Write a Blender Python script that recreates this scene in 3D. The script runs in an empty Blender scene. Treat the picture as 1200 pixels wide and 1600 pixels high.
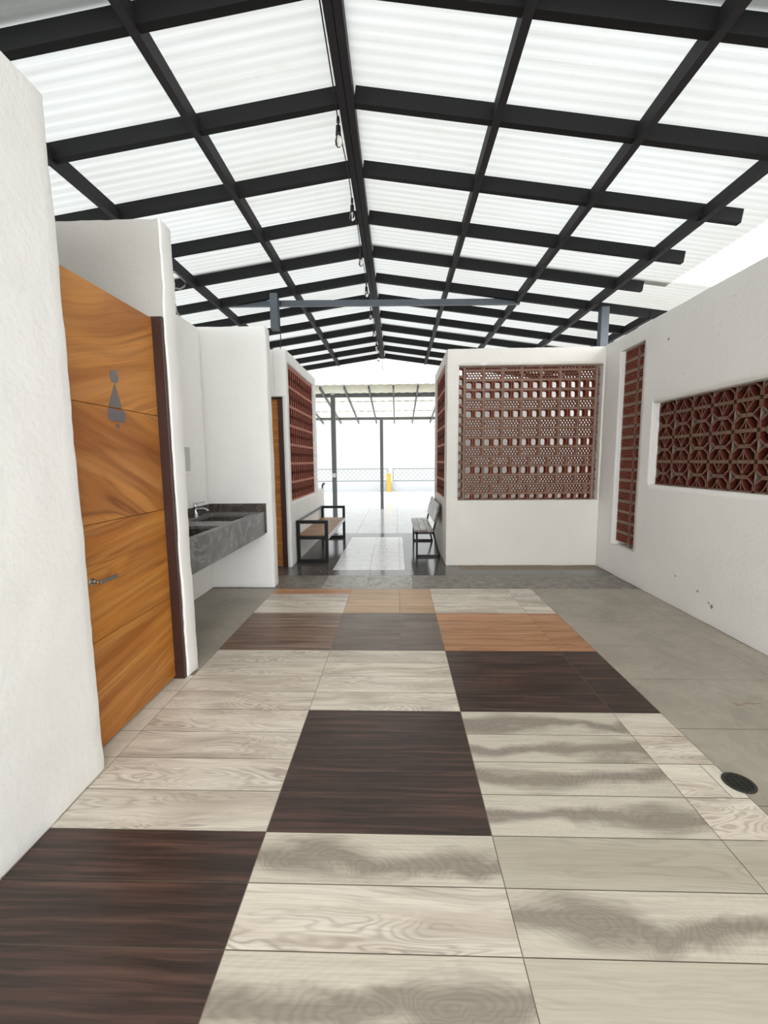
import bpy, bmesh, math, random
from mathutils import Vector, Matrix, noise
random.seed(7)
S = bpy.context.scene
COL = S.collection

# ------------------------------------------------------------------ camera
def cam_axes(yaw, pitch, roll):
    cy, sy, cp, sp = math.cos(yaw), math.sin(yaw), math.cos(pitch), math.sin(pitch)
    r = Vector((cy, -sy, 0)); f = Vector((sy*cp, cy*cp, -sp)); u = r.cross(f)
    cr, sr = math.cos(roll), math.sin(roll)
    return cr*r+sr*u, -sr*r+cr*u, f
r_, u_, f_ = cam_axes(-0.0306730569, 0.117651850, -0.00852062)
cd = bpy.data.cameras.new('camera'); cam = bpy.data.objects.new('camera', cd); COL.objects.link(cam)
M = Matrix((r_, u_, -f_)).transposed().to_4x4(); M.translation = (0, 0, 1.4)
cam.matrix_world = M
cd.sensor_fit = 'HORIZONTAL'; cd.sensor_width = 24; cd.lens = 24*674.75/1200
cd.clip_start = 0.02; cd.clip_end = 300
S.camera = cam

# ------------------------------------------------------------------ world / light / exposure
W = bpy.data.worlds.new('world'); S.world = W; W.use_nodes = True
bgn = W.node_tree.nodes['Background']
bgn.inputs[0].default_value = (0.955, 0.985, 1.0, 1)
# overcast sky: brighter overhead than at the horizon
_t = W.node_tree; _tc = _t.nodes.new('ShaderNodeTexCoord'); _sx = _t.nodes.new('ShaderNodeSeparateXYZ'); _mr = _t.nodes.new('ShaderNodeMapRange')
_t.links.new(_tc.outputs['Generated'], _sx.inputs[0]); _t.links.new(_sx.outputs['Z'], _mr.inputs['Value'])
_mr.inputs['From Min'].default_value = .15; _mr.inputs['From Max'].default_value = 1.0
_mr.inputs['To Min'].default_value = 1.0; _mr.inputs['To Max'].default_value = 3.4
# extra sky glow added behind the camera to fill the walls
_dt = _t.nodes.new('ShaderNodeVectorMath'); _dt.operation = 'DOT_PRODUCT'; _t.links.new(_tc.outputs['Generated'], _dt.inputs[0]); _dt.inputs[1].default_value = (-.18, .95, -.25)
_m2 = _t.nodes.new('ShaderNodeMapRange'); _t.links.new(_dt.outputs['Value'], _m2.inputs['Value'])
_m2.inputs['From Min'].default_value = 0; _m2.inputs['From Max'].default_value = -1; _m2.inputs['To Min'].default_value = 0; _m2.inputs['To Max'].default_value = 6.2
_ad = _t.nodes.new('ShaderNodeMath'); _ad.operation = 'ADD'
_t.links.new(_mr.outputs[0], _ad.inputs[0]); _t.links.new(_m2.outputs[0], _ad.inputs[1]); _t.links.new(_ad.outputs[0], bgn.inputs[1])
S.view_settings.view_transform = 'Standard'; S.view_settings.look = 'None'
S.view_settings.gamma = 1; S.view_settings.use_curve_mapping = False
S.view_settings.exposure = 0.17

# ------------------------------------------------------------------ material helpers
def lin(c):
    return tuple(((v/255)/12.92 if v/255 <= .04045 else ((v/255+.055)/1.055)**2.4) for v in c)+(1,)
class NT:
    def __init__(s, name):
        s.m = bpy.data.materials.new(name); s.m.use_nodes = True; s.t = s.m.node_tree
        s.b = s.t.nodes['Principled BSDF']; s.out = s.t.nodes['Material Output']
    def n(s, typ, ins=None, **kw):
        nd = s.t.nodes.new(typ)
        for k, v in kw.items(): setattr(nd, k, v)
        for k, v in (ins or {}).items(): s.set(nd.inputs[k], v)
        return nd
    def set(s, inp, v):
        if isinstance(v, bpy.types.NodeSocket): s.t.links.new(v, inp)
        else: inp.default_value = v
    def math(s, op, a, b=0.0, c=None):
        nd = s.n('ShaderNodeMath', {0: a, 1: b}, operation=op)
        if c is not None: s.set(nd.inputs[2], c)
        return nd.outputs[0]
    def noise(s, vec, scale, detail=3, rough=.5, dist=0.0):
        return s.n('ShaderNodeTexNoise', {'Vector': vec, 'Scale': scale, 'Detail': detail, 'Roughness': rough, 'Distortion': dist}).outputs[0]
    def mapr(s, v, a, b, c=0.0, d=1.0):
        return s.n('ShaderNodeMapRange', {'Value': v, 'From Min': a, 'From Max': b, 'To Min': c, 'To Max': d}).outputs[0]
    def scale(s, vec, sc, loc=(0, 0, 0)):
        return s.n('ShaderNodeMapping', {'Vector': vec, 'Scale': sc, 'Location': loc}).outputs[0]
    def mix(s, f, a, b, blend='MIX'):
        nd = s.n('ShaderNodeMix', data_type='RGBA', blend_type=blend)
        s.set(nd.inputs['Factor'], f); s.set(nd.inputs[6], a); s.set(nd.inputs[7], b)
        return nd.outputs[2]
    def uv(s): return s.n('ShaderNodeTexCoord').outputs['UV']
    def ob(s): return s.n('ShaderNodeTexCoord').outputs['Object']
    def bump(s, h, st, dist=.01):
        nd = s.n('ShaderNodeBump', {'Height': h, 'Strength': st, 'Distance': dist})
        s.t.links.new(nd.outputs[0], s.b.inputs['Normal'])
    def fin(s, col=None, rough=None, metal=None, spec=None):
        if col is not None: s.set(s.b.inputs['Base Color'], col)
        if rough is not None: s.set(s.b.inputs['Roughness'], rough)
        if metal is not None: s.set(s.b.inputs['Metallic'], metal)
        if spec is not None: s.set(s.b.inputs['Specular IOR Level'], spec)
        return s.m

def simple(name, c, rough=.6, metal=0.0, var=.06, sc=12, spec=.5, bump=0.0):
    n = NT(name); o = n.ob(); v = n.noise(o, sc, 4)
    a = lin(c); lo = tuple(x*(1-var) for x in a[:3])+(1,); hi = tuple(min(1, x*(1+var)) for x in a[:3])+(1,)
    if bump: n.bump(n.noise(o, sc*6, 4), bump, .004)
    return n.fin(n.mix(v, lo, hi), rough, metal, spec)

def plaster(name, c, st=.35):
    n = NT(name); o = n.ob()
    big = n.mapr(n.noise(o, .9, 4, .6), .3, .7)
    a = lin(c); b = tuple(x*.93 for x in a[:3])+(1,)
    col = n.mix(big, b, a)
    # small rubbed marks and chips
    sp = n.mapr(n.noise(o, 16, 2, .5), .755, .79)
    reg = n.mapr(n.noise(o, 1.3, 2), .50, .62)
    col = n.mix(n.math('MULTIPLY', n.math('MULTIPLY', sp, reg), .55), col, lin((140, 128, 112)))
    stk = n.mapr(n.noise(n.scale(o, (3, 3, .5)), 5, 4, .65), .62, .85)
    col = n.mix(n.math('MULTIPLY', stk, .10), col, lin((168, 158, 140)))
    h = n.math('ADD', n.math('MULTIPLY', n.noise(o, 26, 5, .6), 1.0), n.math('MULTIPLY', n.noise(o, 4, 3), 1.6))
    n.bump(h, st, .012)
    return n.fin(col, .82, spec=.25)

def wood(name, base, mid, line, su, sv, lo=.5, hi=.7, K=60, lineamt=.5, fine=.25, rough=.36, dist=.7, patch=1.0, tint=None, det=2.0, spec=.5):
    """printed or sawn wood figure: contour lines of a stretched noise field"""
    n = NT(name); u0 = n.uv()
    wv = n.noise(n.scale(u0, (su*1.1, sv*.25, 1), (2, 5, 0)), 1.0, 2, .5)
    cx = n.n('ShaderNodeCombineXYZ', {'Y': n.math('MULTIPLY', n.math('SUBTRACT', wv, .5), .9/sv)}).outputs[0]
    u = n.n('ShaderNodeVectorMath', {0: u0, 1: cx}, operation='ADD').outputs[0]
    N = n.noise(n.scale(u, (su, sv, 1)), 1.0, det, .45, dist)
    pt = n.math('MULTIPLY', n.mapr(N, lo, hi), patch)
    wav = n.math('MULTIPLY_ADD', n.math('SINE', n.math('MULTIPLY', N, K)), .5, .5)
    wav = n.math('POWER', wav, 2.2)
    fg = n.noise(n.scale(u, (su*2.2, 120, 1)), 1.0, 5, .65)
    fg2 = n.mapr(fg, .42, .72)
    col = n.mix(pt, lin(base), lin(mid))
    brk = n.mapr(n.noise(n.scale(u, (su*.9, sv*.8, 1), (4, 9, 0)), 1.0, 2), .38, .62)
    col = n.mix(n.math('MULTIPLY', n.math('MULTIPLY', wav, brk), lineamt), col, lin(line))
    col = n.mix(n.math('MULTIPLY', fg2, fine), col, lin(line))
    if tint:
        tn = n.mapr(n.noise(n.scale(u, (su*.8, sv*1.6, 1), (11, 3, 0)), 1.0, 3, .6), .48, .72)
        col = n.mix(n.math('MULTIPLY', tn, tint[1]), col, lin(tint[0]))
    col = n.mix(1.0, col, n.n('ShaderNodeHueSaturation', {'Color': (1, 1, 1, 1), 'Value': n.mapr(n.noise(u0, .35, 1), .3, .7, .86, 1.06)}).outputs[0], 'MULTIPLY')
    n.bump(fg, .05, .003)
    rg = n.mapr(n.noise(u, 3, 3), .3, .7, rough-.06, rough+.08)
    return n.fin(col, rg, spec=spec)

MT = {}
MT['plaster'] = plaster('white plaster', (241, 239, 235), .3)
MT['plaster_darker'] = plaster('darker grey plaster', (190, 186, 179), .5)
MT['plaster_grey'] = plaster('off white plaster', (230, 226, 219), .4)
MT['tile_light'] = wood('ash grey wood tile', (230, 219, 203), (188, 173, 156), (124, 109, 97), 1.5, 9, .46, .76, 120, .50, .34, tint=((184, 164, 142), .45), dist=.9, det=2.5)
MT['tile_pale'] = wood('pale cream wood tile', (192, 183, 165), (170, 159, 141), (132, 120, 105), 1.1, 7, .5, .8, 100, .30, .26, det=2.2, dist=.8)
MT['tile_dark'] = wood('dark brown wood tile', (55, 41, 35), (75, 54, 46), (28, 21, 18), 1.7, 26, .42, .68, 60, .35, .7, rough=.34, tint=((112, 80, 68), .65), dist=.5, det=3)
def knot_tile(name, base, mid, line, amt=1.0):
    n = NT(name); u0 = n.uv()
    p = n.n('ShaderNodeUVMap', uv_map='plank').outputs[0]
    sx = n.n('ShaderNodeSeparateXYZ', {0: p}); U, V = sx.outputs[0], sx.outputs[1]
    n1 = n.noise(n.scale(u0, (2.0, 4.5, 1)), 1.0, 3, .5, .6); n2 = n.noise(n.scale(u0, (4, 16, 1)), 1.0, 4, .6, .4)
    n3 = n.noise(n.scale(u0, (1.5, 3, 1), (3, 3, 0)), 1.0, 3, .5)
    du = n.math('SUBTRACT', U, n.math('MULTIPLY_ADD', n3, .5, 0.0))
    g = n.math('EXPONENT', n.math('MULTIPLY', n.math('MULTIPLY', du, du), -22.0))
    wid = n.math('MULTIPLY_ADD', g, .24, .22)
    cen = n.math('MULTIPLY_ADD', n.math('SUBTRACT', n1, .5), 1.2, .47)
    dv = n.math('SUBTRACT', V, cen)
    d = n.math('DIVIDE', n.math('ABSOLUTE', dv), wid)
    mask = n.math('MULTIPLY', n.mapr(n.math('ADD', d, n.math('MULTIPLY', n.math('SUBTRACT', n2, .5), 1.3)), 1.25, .35), amt)
    r = n.math('SQRT', n.math('ADD', n.math('POWER', n.math('MULTIPLY', du, 2.0), 2.0), n.math('POWER', n.math('MULTIPLY', dv, 1.3), 2.0)))
    r = n.math('ADD', r, n.math('MULTIPLY_ADD', n1, 1.9, n.math('MULTIPLY', n2, .22)))
    ring = n.math('POWER', n.math('MULTIPLY_ADD', n.math('SINE', n.math('MULTIPLY', r, 72.0)), .5, .5), 1.5)
    fg = n.noise(n.scale(u0, (3, 130, 1)), 1.0, 5, .65)
    col = n.mix(mask, lin(base), lin(mid))
    col = n.mix(n.math('MULTIPLY', n.math('MULTIPLY_ADD', mask, .17, .06), ring), col, lin(line))
    col = n.mix(n.math('MULTIPLY', n.mapr(fg, .42, .72), .34), col, lin(line))
    n.bump(fg, .05, .003)
    return n.fin(col, .36)
MT['tile_knot'] = knot_tile('grey knotted wood tile', (206, 196, 179), (152, 141, 128), (104, 94, 84))
MT['tile_orange'] = wood('orange wood tile', (198, 144, 100), (172, 114, 74), (116, 72, 46), 1.2, 16, .45, .7, 50, .4, .6, tint=((214, 174, 134), .6), dist=.4)
MT['tile_peach'] = wood('pale orange wood tile', (200, 164, 126), (184, 142, 102), (144, 104, 76), 1.2, 16, .45, .7, 50, .3, .5, dist=.4)
MT['tile_taupe'] = wood('taupe wood tile', (116, 100, 91), (96, 81, 74), (74, 61, 56), 1.2, 14, .45, .7, 40, .35, .5, dist=.4)
MT['tile_brown'] = wood('brown streaked wood tile', (136, 106, 86), (98, 74, 60), (74, 55, 46), 1.1, 15, .42, .65, 50, .4, .6, tint=((182, 162, 142), .5), dist=.4)
MT['door_fig'] = wood('flamed wood veneer', (200, 134, 64), (160, 96, 40), (106, 54, 18), .8, 4.2, .42, .62, 52, .6, .36, rough=.42, dist=.6, tint=((212, 154, 92), .5), det=1.3)
MT['door_str'] = wood('straight grained wood veneer', (198, 128, 50), (168, 100, 34), (112, 60, 18), .7, 9, .42, .66, 42, .45, .4, rough=.42, dist=.4, tint=((214, 156, 86), .5), det=1.5)
MT['bench_wood'] = wood('brown bench board', (168, 122, 80), (140, 96, 62), (100, 66, 42), 1.5, 14, .4, .7, 50, .4, .3, rough=.4)
MT['bench_grey'] = wood('grey weathered bench board', (150, 136, 124), (96, 84, 76), (70, 60, 54), 2.5, 10, .4, .62, 60, .4, .35, rough=.3)

def stone(name, a, b, c, sc, rough, vein=.4, bumpst=.1, spec=.5, veinsc=3.0):
    n = NT(name); o = n.ob()
    f = n.mapr(n.noise(o, sc, 6, .62, .4), .3, .7)
    col = n.mix(f, lin(a), lin(b))
    v = n.noise(o, veinsc, 5, .6, 1.4)
    vv = n.math('SUBTRACT', 1.0, n.mapr(n.math('ABSOLUTE', n.math('SUBTRACT', v, .5)), 0.0, .035))
    col = n.mix(n.math('MULTIPLY', vv, vein), col, lin(c))
    n.bump(n.noise(o, sc*5, 5, .65), bumpst, .006)
    return n.fin(col, rough, spec=spec)
MT['concrete'] = stone('grey stone tile', (146, 138, 124), (170, 161, 146), (186, 178, 166), 2.2, .42, .25, .04)
MT['slate'] = stone('textured slate tile', (96, 92, 84), (172, 168, 158), (224, 220, 212), 11, .26, .6, .9, veinsc=14)
MT['slate_dark'] = stone('dark grey slate tile', (74, 70, 64), (140, 134, 122), (168, 162, 150), 11, .32, .5, .8, veinsc=12)
MT['dark_gloss'] = stone('dark glossy floor tile', (72, 68, 66), (102, 97, 94), (126, 120, 116), 3, .13, .25, .05)
MT['mosaic'] = stone('white patterned tile', (236, 236, 233), (216, 216, 213), (160, 160, 156), 14, .15, .55, .15, veinsc=9)
MT['terrace'] = stone('pale glossy terrace tile', (176, 177, 178), (194, 195, 196), (140, 140, 142), 2.5, .16, .25, .03)
MT['slab_low_bounce'] = simple('dark low bounce slab', (58, 56, 54), .9)
MT['grout'] = simple('grout', (136, 122, 106), .9)
MT['grout_light'] = simple('pale grout', (176, 172, 166), .9)
MT['threshold'] = stone('beige border tile', (206, 198, 182), (222, 214, 198), (186, 172, 150), 4, .45, .3, .05)
MT['marble'] = stone('dark grey marble', (84, 82, 80), (122, 120, 118), (168, 166, 164), 5, .34, .45, .03, veinsc=2.6)
MT['marble_dark'] = stone('dark brown marble', (58, 52, 48), (88, 80, 74), (140, 130, 120), 5, .25, .3, .02, veinsc=3)
MT['steel'] = simple('dark grey painted steel', (13, 13, 14), .65, 0, .15, 8, .3)
MT['steel_ridge'] = simple('worn grey painted steel', (36, 34, 36), .65, 0, .22, 14, .3)
MT['steel_blue'] = simple('blue grey painted steel', (82, 90, 98), .45, 0, .1, 10)
MT['steel_canopy'] = simple('grey painted canopy steel', (80, 82, 84), .5, 0, .1, 10)
MT['black'] = simple('black painted steel', (7, 7, 7), .45, 0, .1, 10, .3)
MT['chrome'] = simple('chrome', (200, 202, 206), .14, 1.0, .02)
MT['brushed'] = simple('brushed steel', (168, 168, 172), .34, 1.0, .06, 30)
MT['frame_dark'] = simple('dark brown door frame', (58, 34, 28), .38, 0, .12, 8)
MT['rail_pale'] = simple('pale grey steel', (190, 190, 192), .3, .4, .05)
MT['cable_grey'] = simple('grey conduit', (150, 152, 150), .5)
MT['cord'] = simple('black cord', (16, 16, 17), .5)
MT['yellow'] = simple('yellow paint', (170, 112, 16), .5, 0, .05)
MT['panel_grey'] = simple('grey panel face', (190, 190, 184), .4)
MT['panel_dark'] = simple('dull grey metal', (112, 104, 98), .5)
MT['white_plastic'] = simple('white plastic', (236, 235, 230), .4)
MT['drain'] = simple('tarnished drain metal', (64, 66, 58), .45, .6, .25, 30)
MT['drain_shade'] = simple('drain shade', (14, 14, 12), .9)
MT['fence'] = simple('dark fence wire', (60, 66, 68), .5)
MT['parapet'] = plaster('pale parapet plaster', (136, 138, 138))
MT['redmark'] = simple('red marker line', (150, 60, 46), .6)
MT['crack'] = simple('chipped plaster core', (150, 138, 122), .9)

def clay(name, a, b, dust, amt):
    n = NT(name); o = n.ob()
    col = n.mix(n.noise(o, 7, 4), lin(a), lin(b))
    d = n.mapr(n.noise(o, 24, 5, .65), .4, .62)
    col = n.mix(n.math('MULTIPLY', d, amt), col, lin(dust))
    n.bump(n.noise(o, 80, 4), .2, .004)
    return n.fin(col, .85, spec=.2)
MT['clay_face'] = clay('dusty terracotta face', (112, 72, 58), (124, 82, 68), (134, 112, 98), .5)
MT['clay_in'] = clay('raw terracotta', (128, 46, 32), (150, 60, 40), (130, 86, 70), .2)
MT['clay_shaded'] = clay('shaded red terracotta', (84, 32, 24), (104, 42, 30), (96, 66, 54), .2)  # hole walls: shade inside the blocks is put into this darker red
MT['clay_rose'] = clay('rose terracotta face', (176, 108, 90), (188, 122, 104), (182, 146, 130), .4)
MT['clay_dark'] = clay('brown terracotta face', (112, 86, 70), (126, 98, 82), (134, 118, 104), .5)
MT['mortar'] = clay('mortar', (134, 118, 106), (150, 134, 120), (166, 152, 138), .4)

def sheet_mat(name, c, c2, tr=.55, k=.365):
    n = NT(name); o = n.ob()
    streak = n.mapr(n.noise(n.scale(o, (.30, 24, .30)), 2.2, 6, .7), .46, .78)
    spots = n.mapr(n.noise(o, 5, 5, .6), .6, .85)
    f = n.math('ADD', n.math('MULTIPLY', streak, .42), n.math('MULTIPLY', spots, .3))
    ex = n.mapr(n.n('ShaderNodeSeparateXYZ', {0: o}).outputs[0], 2.3, 3.0, 0.0, .3)   # second tone grows stronger towards the right eave
    f = n.math('ADD', f, ex)
    col = n.mix(f, lin(c), lin(c2))
    lf = n.mapr(n.noise(n.scale(o, (.5, .9, .5)), .8, 3, .6), .35, .75)
    col = n.mix(n.math('MULTIPLY', lf, .38), col, lin(c2))
    di = n.n('ShaderNodeBsdfDiffuse', {'Color': n.mix(1.0, col, (.62, .62, .62, 1), 'MULTIPLY')}); tl = n.n('ShaderNodeBsdfTranslucent', {'Color': n.mix(1.0, col, (k, k*.998, k*.992, 1), 'MULTIPLY')})
    mx = n.n('ShaderNodeMixShader', {0: tr, 1: di.outputs[0], 2: tl.outputs[0]})
    n.t.links.new(mx.outputs[0], n.out.inputs[0]); n.t.nodes.remove(n.b)
    return n.m
MT['sheet'] = sheet_mat('translucent white roof sheet', (244, 246, 246), (202, 197, 180), .58)
MT['sheet_cream'] = sheet_mat('translucent cream canopy sheet', (250, 246, 226), (232, 224, 190), .62, .62)
n = NT('clear bulb glass'); n.fin((1, .97, .9, 1), .03); n.b.inputs['Transmission Weight'].default_value = 1.0; n.b.inputs['IOR'].default_value = 1.2
MT['glass'] = n.m

# ------------------------------------------------------------------ object helpers
def add(name, me, parent=None, mats=None):
    o = bpy.data.objects.new(name, me); COL.objects.link(o)
    for m in (mats or []): me.materials.append(MT[m])
    if parent: o.parent = parent
    return o
def fin(name, bm, mats, parent=None, smooth=False, recalc=True):
    if isinstance(mats, str): mats = [mats]
    if recalc: bmesh.ops.recalc_face_normals(bm, faces=bm.faces[:])
    if parent is not None:
        L = parent
        off = Vector((0, 0, 0))
        while L is not None: off += L.location; L = L.parent
        for v in bm.verts: v.co -= off
    me = bpy.data.meshes.new(name); bm.to_mesh(me); bm.free()
    if smooth: 
        for p in me.polygons: p.use_smooth = True
    return add(name, me, parent, mats)
def empty(name, loc, label, cat, group=None):
    o = bpy.data.objects.new(name, None); COL.objects.link(o); o.location = loc; o.empty_display_size = .1
    return tag(o, label, cat, group)
def tag(o, label, cat, group=None):
    o['label'] = label; o['category'] = cat
    if group: o['group'] = group
    return o
def struct(o): o['kind'] = 'structure'; return o
def sempty(name, loc):
    o = bpy.data.objects.new(name, None); COL.objects.link(o); o.location = loc; return struct(o)

def box(bm, x0, x1, y0, y1, z0, z1, mi=0, uv=False):
    vs = [bm.verts.new(p) for p in ((x0, y0, z0), (x1, y0, z0), (x1, y1, z0), (x0, y1, z0), (x0, y0, z1), (x1, y0, z1), (x1, y1, z1), (x0, y1, z1))]
    fs = []
    for q in ((3, 2, 1, 0), (4, 5, 6, 7), (0, 1, 5, 4), (1, 2, 6, 5), (2, 3, 7, 6), (3, 0, 4, 7)):
        f = bm.faces.new([vs[i] for i in q]); f.material_index = mi; fs.append(f)
    return fs
def bbox(bm, x0, x1, y0, y1, z0, z1, r=.004, mi=0):
    t = bmesh.new(); box(t, x0, x1, y0, y1, z0, z1, mi)
    bmesh.ops.bevel(t, geom=t.edges[:], offset=r, segments=2, affect='EDGES', profile=.5)
    for f in t.faces: f.material_index = mi
    merge(bm, t)
def merge(bm, t):
    mp = {v: bm.verts.new(v.co) for v in t.verts}
    for f in t.faces:
        g = bm.faces.new([mp[v] for v in f.verts]); g.material_index = f.material_index; g.smooth = f.smooth
    t.free()
def beam(bm, a, b, w, h, up=(0, 0, 1), mi=0):
    """rectangular tube from a to b, a and b on the centre line; h along up"""
    a = Vector(a); b = Vector(b); d = (b-a).normalized(); s = d.cross(Vector(up)).normalized(); u = s.cross(d)
    vs = []
    for p in (a, b):
        for i, j in ((-1, -1), (1, -1), (1, 1), (-1, 1)):
            vs.append(bm.verts.new(p+s*i*w/2+u*j*h/2))
    for q in ((0, 1, 2, 3), (7, 6, 5, 4), (0, 4, 5, 1), (1, 5, 6, 2), (2, 6, 7, 3), (3, 7, 4, 0)):
        bm.faces.new([vs[i] for i in q]).material_index = mi
def tube(bm, pts, r, seg=8, mi=0, cap=True):
    pts = [Vector(p) for p in pts]; rings = []
    rr = r if isinstance(r, (list, tuple)) else [r]*len(pts)
    for i, p in enumerate(pts):
        d = (pts[min(i+1, len(pts)-1)]-pts[max(i-1, 0)]).normalized()
        a = d.cross(Vector((0, 0, 1)))
        if a.length < .05: a = d.cross(Vector((1, 0, 0)))
        a.normalize(); b = d.cross(a)
        rings.append([bm.verts.new(p+(a*math.cos(t)+b*math.sin(t))*rr[i]) for t in [2*math.pi*k/seg for k in range(seg)]])
    for i in range(len(rings)-1):
        for k in range(seg):
            f = bm.faces.new([rings[i][k], rings[i][(k+1) % seg], rings[i+1][(k+1) % seg], rings[i+1][k]]); f.material_index = mi; f.smooth = True
    if cap:
        bm.faces.new(rings[0]).material_index = mi; bm.faces.new(rings[-1][::-1]).material_index = mi
def lathe(bm, prof, cx, cy, seg=16, mi=0):
    tube(bm, [(cx, cy, z) for r, z in prof], [r for r, z in prof], seg, mi)

def rbox(lo, hi, r=.015, cell=.06, amp=.004, seed=0.0):
    """a plastered block: finely gridded, softly rounded and slightly uneven"""
    bm = bmesh.new(); cs = []
    for a in range(3):
        L = hi[a]-lo[a]; nn = max(1, int((L-2*r)/cell))
        c = [lo[a], lo[a]+r*.35, lo[a]+r] + [lo[a]+r+(L-2*r)*k/nn for k in range(1, nn)] + [hi[a]-r, hi[a]-r*.35, hi[a]]
        cs.append(c)
    cache = {}
    def vert(i, j, k):
        key = (i, j, k)
        if key not in cache:
            v = Vector((cs[0][i], cs[1][j], cs[2][k]))
            inn = Vector([min(max(v[a], lo[a]+r), hi[a]-r) for a in range(3)])
            d = v-inn
            if d.length > 1e-9: v = inn+d.normalized()*r
            if v.z > lo[2]+.0:
                q = v*3.0+Vector((seed, seed*2, 0)); q2 = v*16.0+Vector((seed, 5, 1))
                v = v+Vector((noise.noise(q), noise.noise(q+Vector((7, 0, 0))), noise.noise(q+Vector((0, 9, 0)))))*amp
                v = v+Vector((noise.noise(q2), noise.noise(q2+Vector((7, 0, 0))), noise.noise(q2+Vector((0, 9, 0)))))*amp*.8
            cache[key] = bm.verts.new(v)
        return cache[key]
    n = [len(c)-1 for c in cs]
    for a in range(3):
        b, c = (a+1) % 3, (a+2) % 3
        for s in (0, n[a]):
            for i in range(n[b]):
                for j in range(n[c]):
                    q = []
                    for (p, w) in ((i, j), (i+1, j), (i+1, j+1), (i, j+1)):
                        idx = [0, 0, 0]; idx[a] = s; idx[b] = p; idx[c] = w; q.append(vert(*idx))
                    f = bm.faces.new(q); f.smooth = True
    return bm
def wall(name, lo, hi, mat='plaster', holes=(), r=.010, cell=.06, amp=.004, seed=0.0):
    r = min(r, .011)
    o = fin(name, rbox(lo, hi, r, cell, amp, seed), mat)
    for h in holes:
        c = bmesh.new(); box(c, *h); c = fin('cutter', c, mat)
        m = o.modifiers.new('cut', 'BOOLEAN'); m.operation = 'DIFFERENCE'; m.object = c; m.solver = 'EXACT'
        dg = bpy.context.evaluated_depsgraph_get()
        me = bpy.data.meshes.new_from_object(o.evaluated_get(dg)); o.modifiers.clear(); o.data = me
        cm = c.data; bpy.data.objects.remove(c); bpy.data.meshes.remove(cm)
    return struct(o)

# ------------------------------------------------------------------ floor
fm = bmesh.new(); uvl = fm.loops.layers.uv.new('UVMap')
FM = ['grout', 'tile_light', 'tile_knot', 'tile_pale', 'tile_dark', 'tile_orange', 'tile_peach', 'tile_taupe', 'tile_brown', 'concrete', 'slate', 'slate_dark', 'dark_gloss', 'mosaic', 'terrace', 'threshold', 'redmark', 'grout_light']
FI = {k: i for i, k in enumerate(FM)}
pl = fm.loops.layers.uv.new('plank'); flipk = [0]
def quad(x0, x1, y0, y1, m, z=0.0, g=.0016, swap=False):
    x0 += g; x1 -= g; y0 += g; y1 -= g
    vs = [fm.verts.new(p) for p in ((x0, y0, z), (x1, y0, z), (x1, y1, z), (x0, y1, z))]
    f = fm.faces.new(vs); f.material_index = FI[m]
    ou, ov = random.random()*40, random.random()*40; fl = random.choice((-1, 1)); fv = random.choice((-1, 1))
    for l in f.loops:
        p = l.vert.co
        a, b = (p.y, p.x) if swap else (p.x, p.y)
        l[uvl].uv = (a*fl+ou, b*fv+ov)
        pu = (p.x-x0)/(x1-x0); l[pl].uv = (1-pu if flipk[0] % 2 else pu, (p.y-y0)/(y1-y0))
quad(-6, 8, -4, 8.3, 'grout', -.0022, 0)
rowsY = [1.477-.2*k for k in range(22, 0, -1)] + [1.477, 1.68, 1.88, 2.085, 2.287] + [2.287+.195*k for k in (1, 2, 3)] + [3.067+.198*k for k in (0, 1, 2, 3)] + [3.86+.1925*k for k in (0, 1, 2, 3)] + [4.63]
CX = [-1.35, -.505, .35, 1.19, 1.455]
for a, b in zip(rowsY[:-1], rowsY[1:]):
    m = (a+b)/2
    L = 'tile_dark' if m < 1.477 else 'tile_light' if m < 3.067 else 'tile_brown' if m < 3.86 else 'tile_light' if m < 4.43 else 'tile_orange'
    flipk[0] = 1 if m < 1.08 else 0
    C = 'tile_knot' if m < 1.477 and not 1.08 < m < 1.28 else 'tile_light' if m < 1.477 else 'tile_dark' if m < 2.287 else 'tile_light' if m < 3.067 else 'tile_taupe' if m < 3.86 else 'tile_peach'
    R = 'tile_pale' if m < 1.477 else 'tile_knot' if m < 2.287 else 'tile_dark' if m < 3.067 else 'tile_orange' if m < 3.86 else 'tile_light'
    D = 'tile_pale' if m < 2.287 else R
    if 1.08 < m < 1.28: R = 'tile_knot'
    quad(CX[0], CX[1], a, b, L)
    if m < 3.067: quad(CX[1], CX[2], a, b, C)
    else: quad(CX[1], .02, a, b, C); quad(.02, CX[2], a, b, C if m > 3.86 or random.random() < .3 else 'tile_taupe')
    flipk[0] = {1.58: 1, 1.78: 0, 1.98: 1, 2.19: 0, 1.18: 0}.get(round(m, 2), 0); quad(CX[2], CX[3], a, b, R); flipk[0] = 0
    if 1.68 < m < 1.88: quad(CX[3], 1.385, a, b, 'tile_light'); quad(1.385, CX[4], a, b, 'threshold')
    else: quad(CX[3], CX[4], a, b, D if m > 2.287 or m < 1.477 else 'tile_light')
    if m < 2.75: quad(-1.70, CX[0], a, b, 'threshold')
ys = [-3.9, -3.4, -2.9, -2.4, -1.9, -1.4, -.9, -.4, .1, .6, 1.10, 1.64, 2.15, 2.665, 3.16, 3.655, 4.15, 4.63]
for a, b in zip(ys[:-1], ys[1:]):
    quad(CX[4], 2.40, a, b, 'concrete'); quad(2.40, 2.90, a, b, 'concrete')
for a, b in ((2.75, 3.58), (3.58, 4.63)):
    quad(-2.10, CX[0], a, b, 'concrete')
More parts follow.
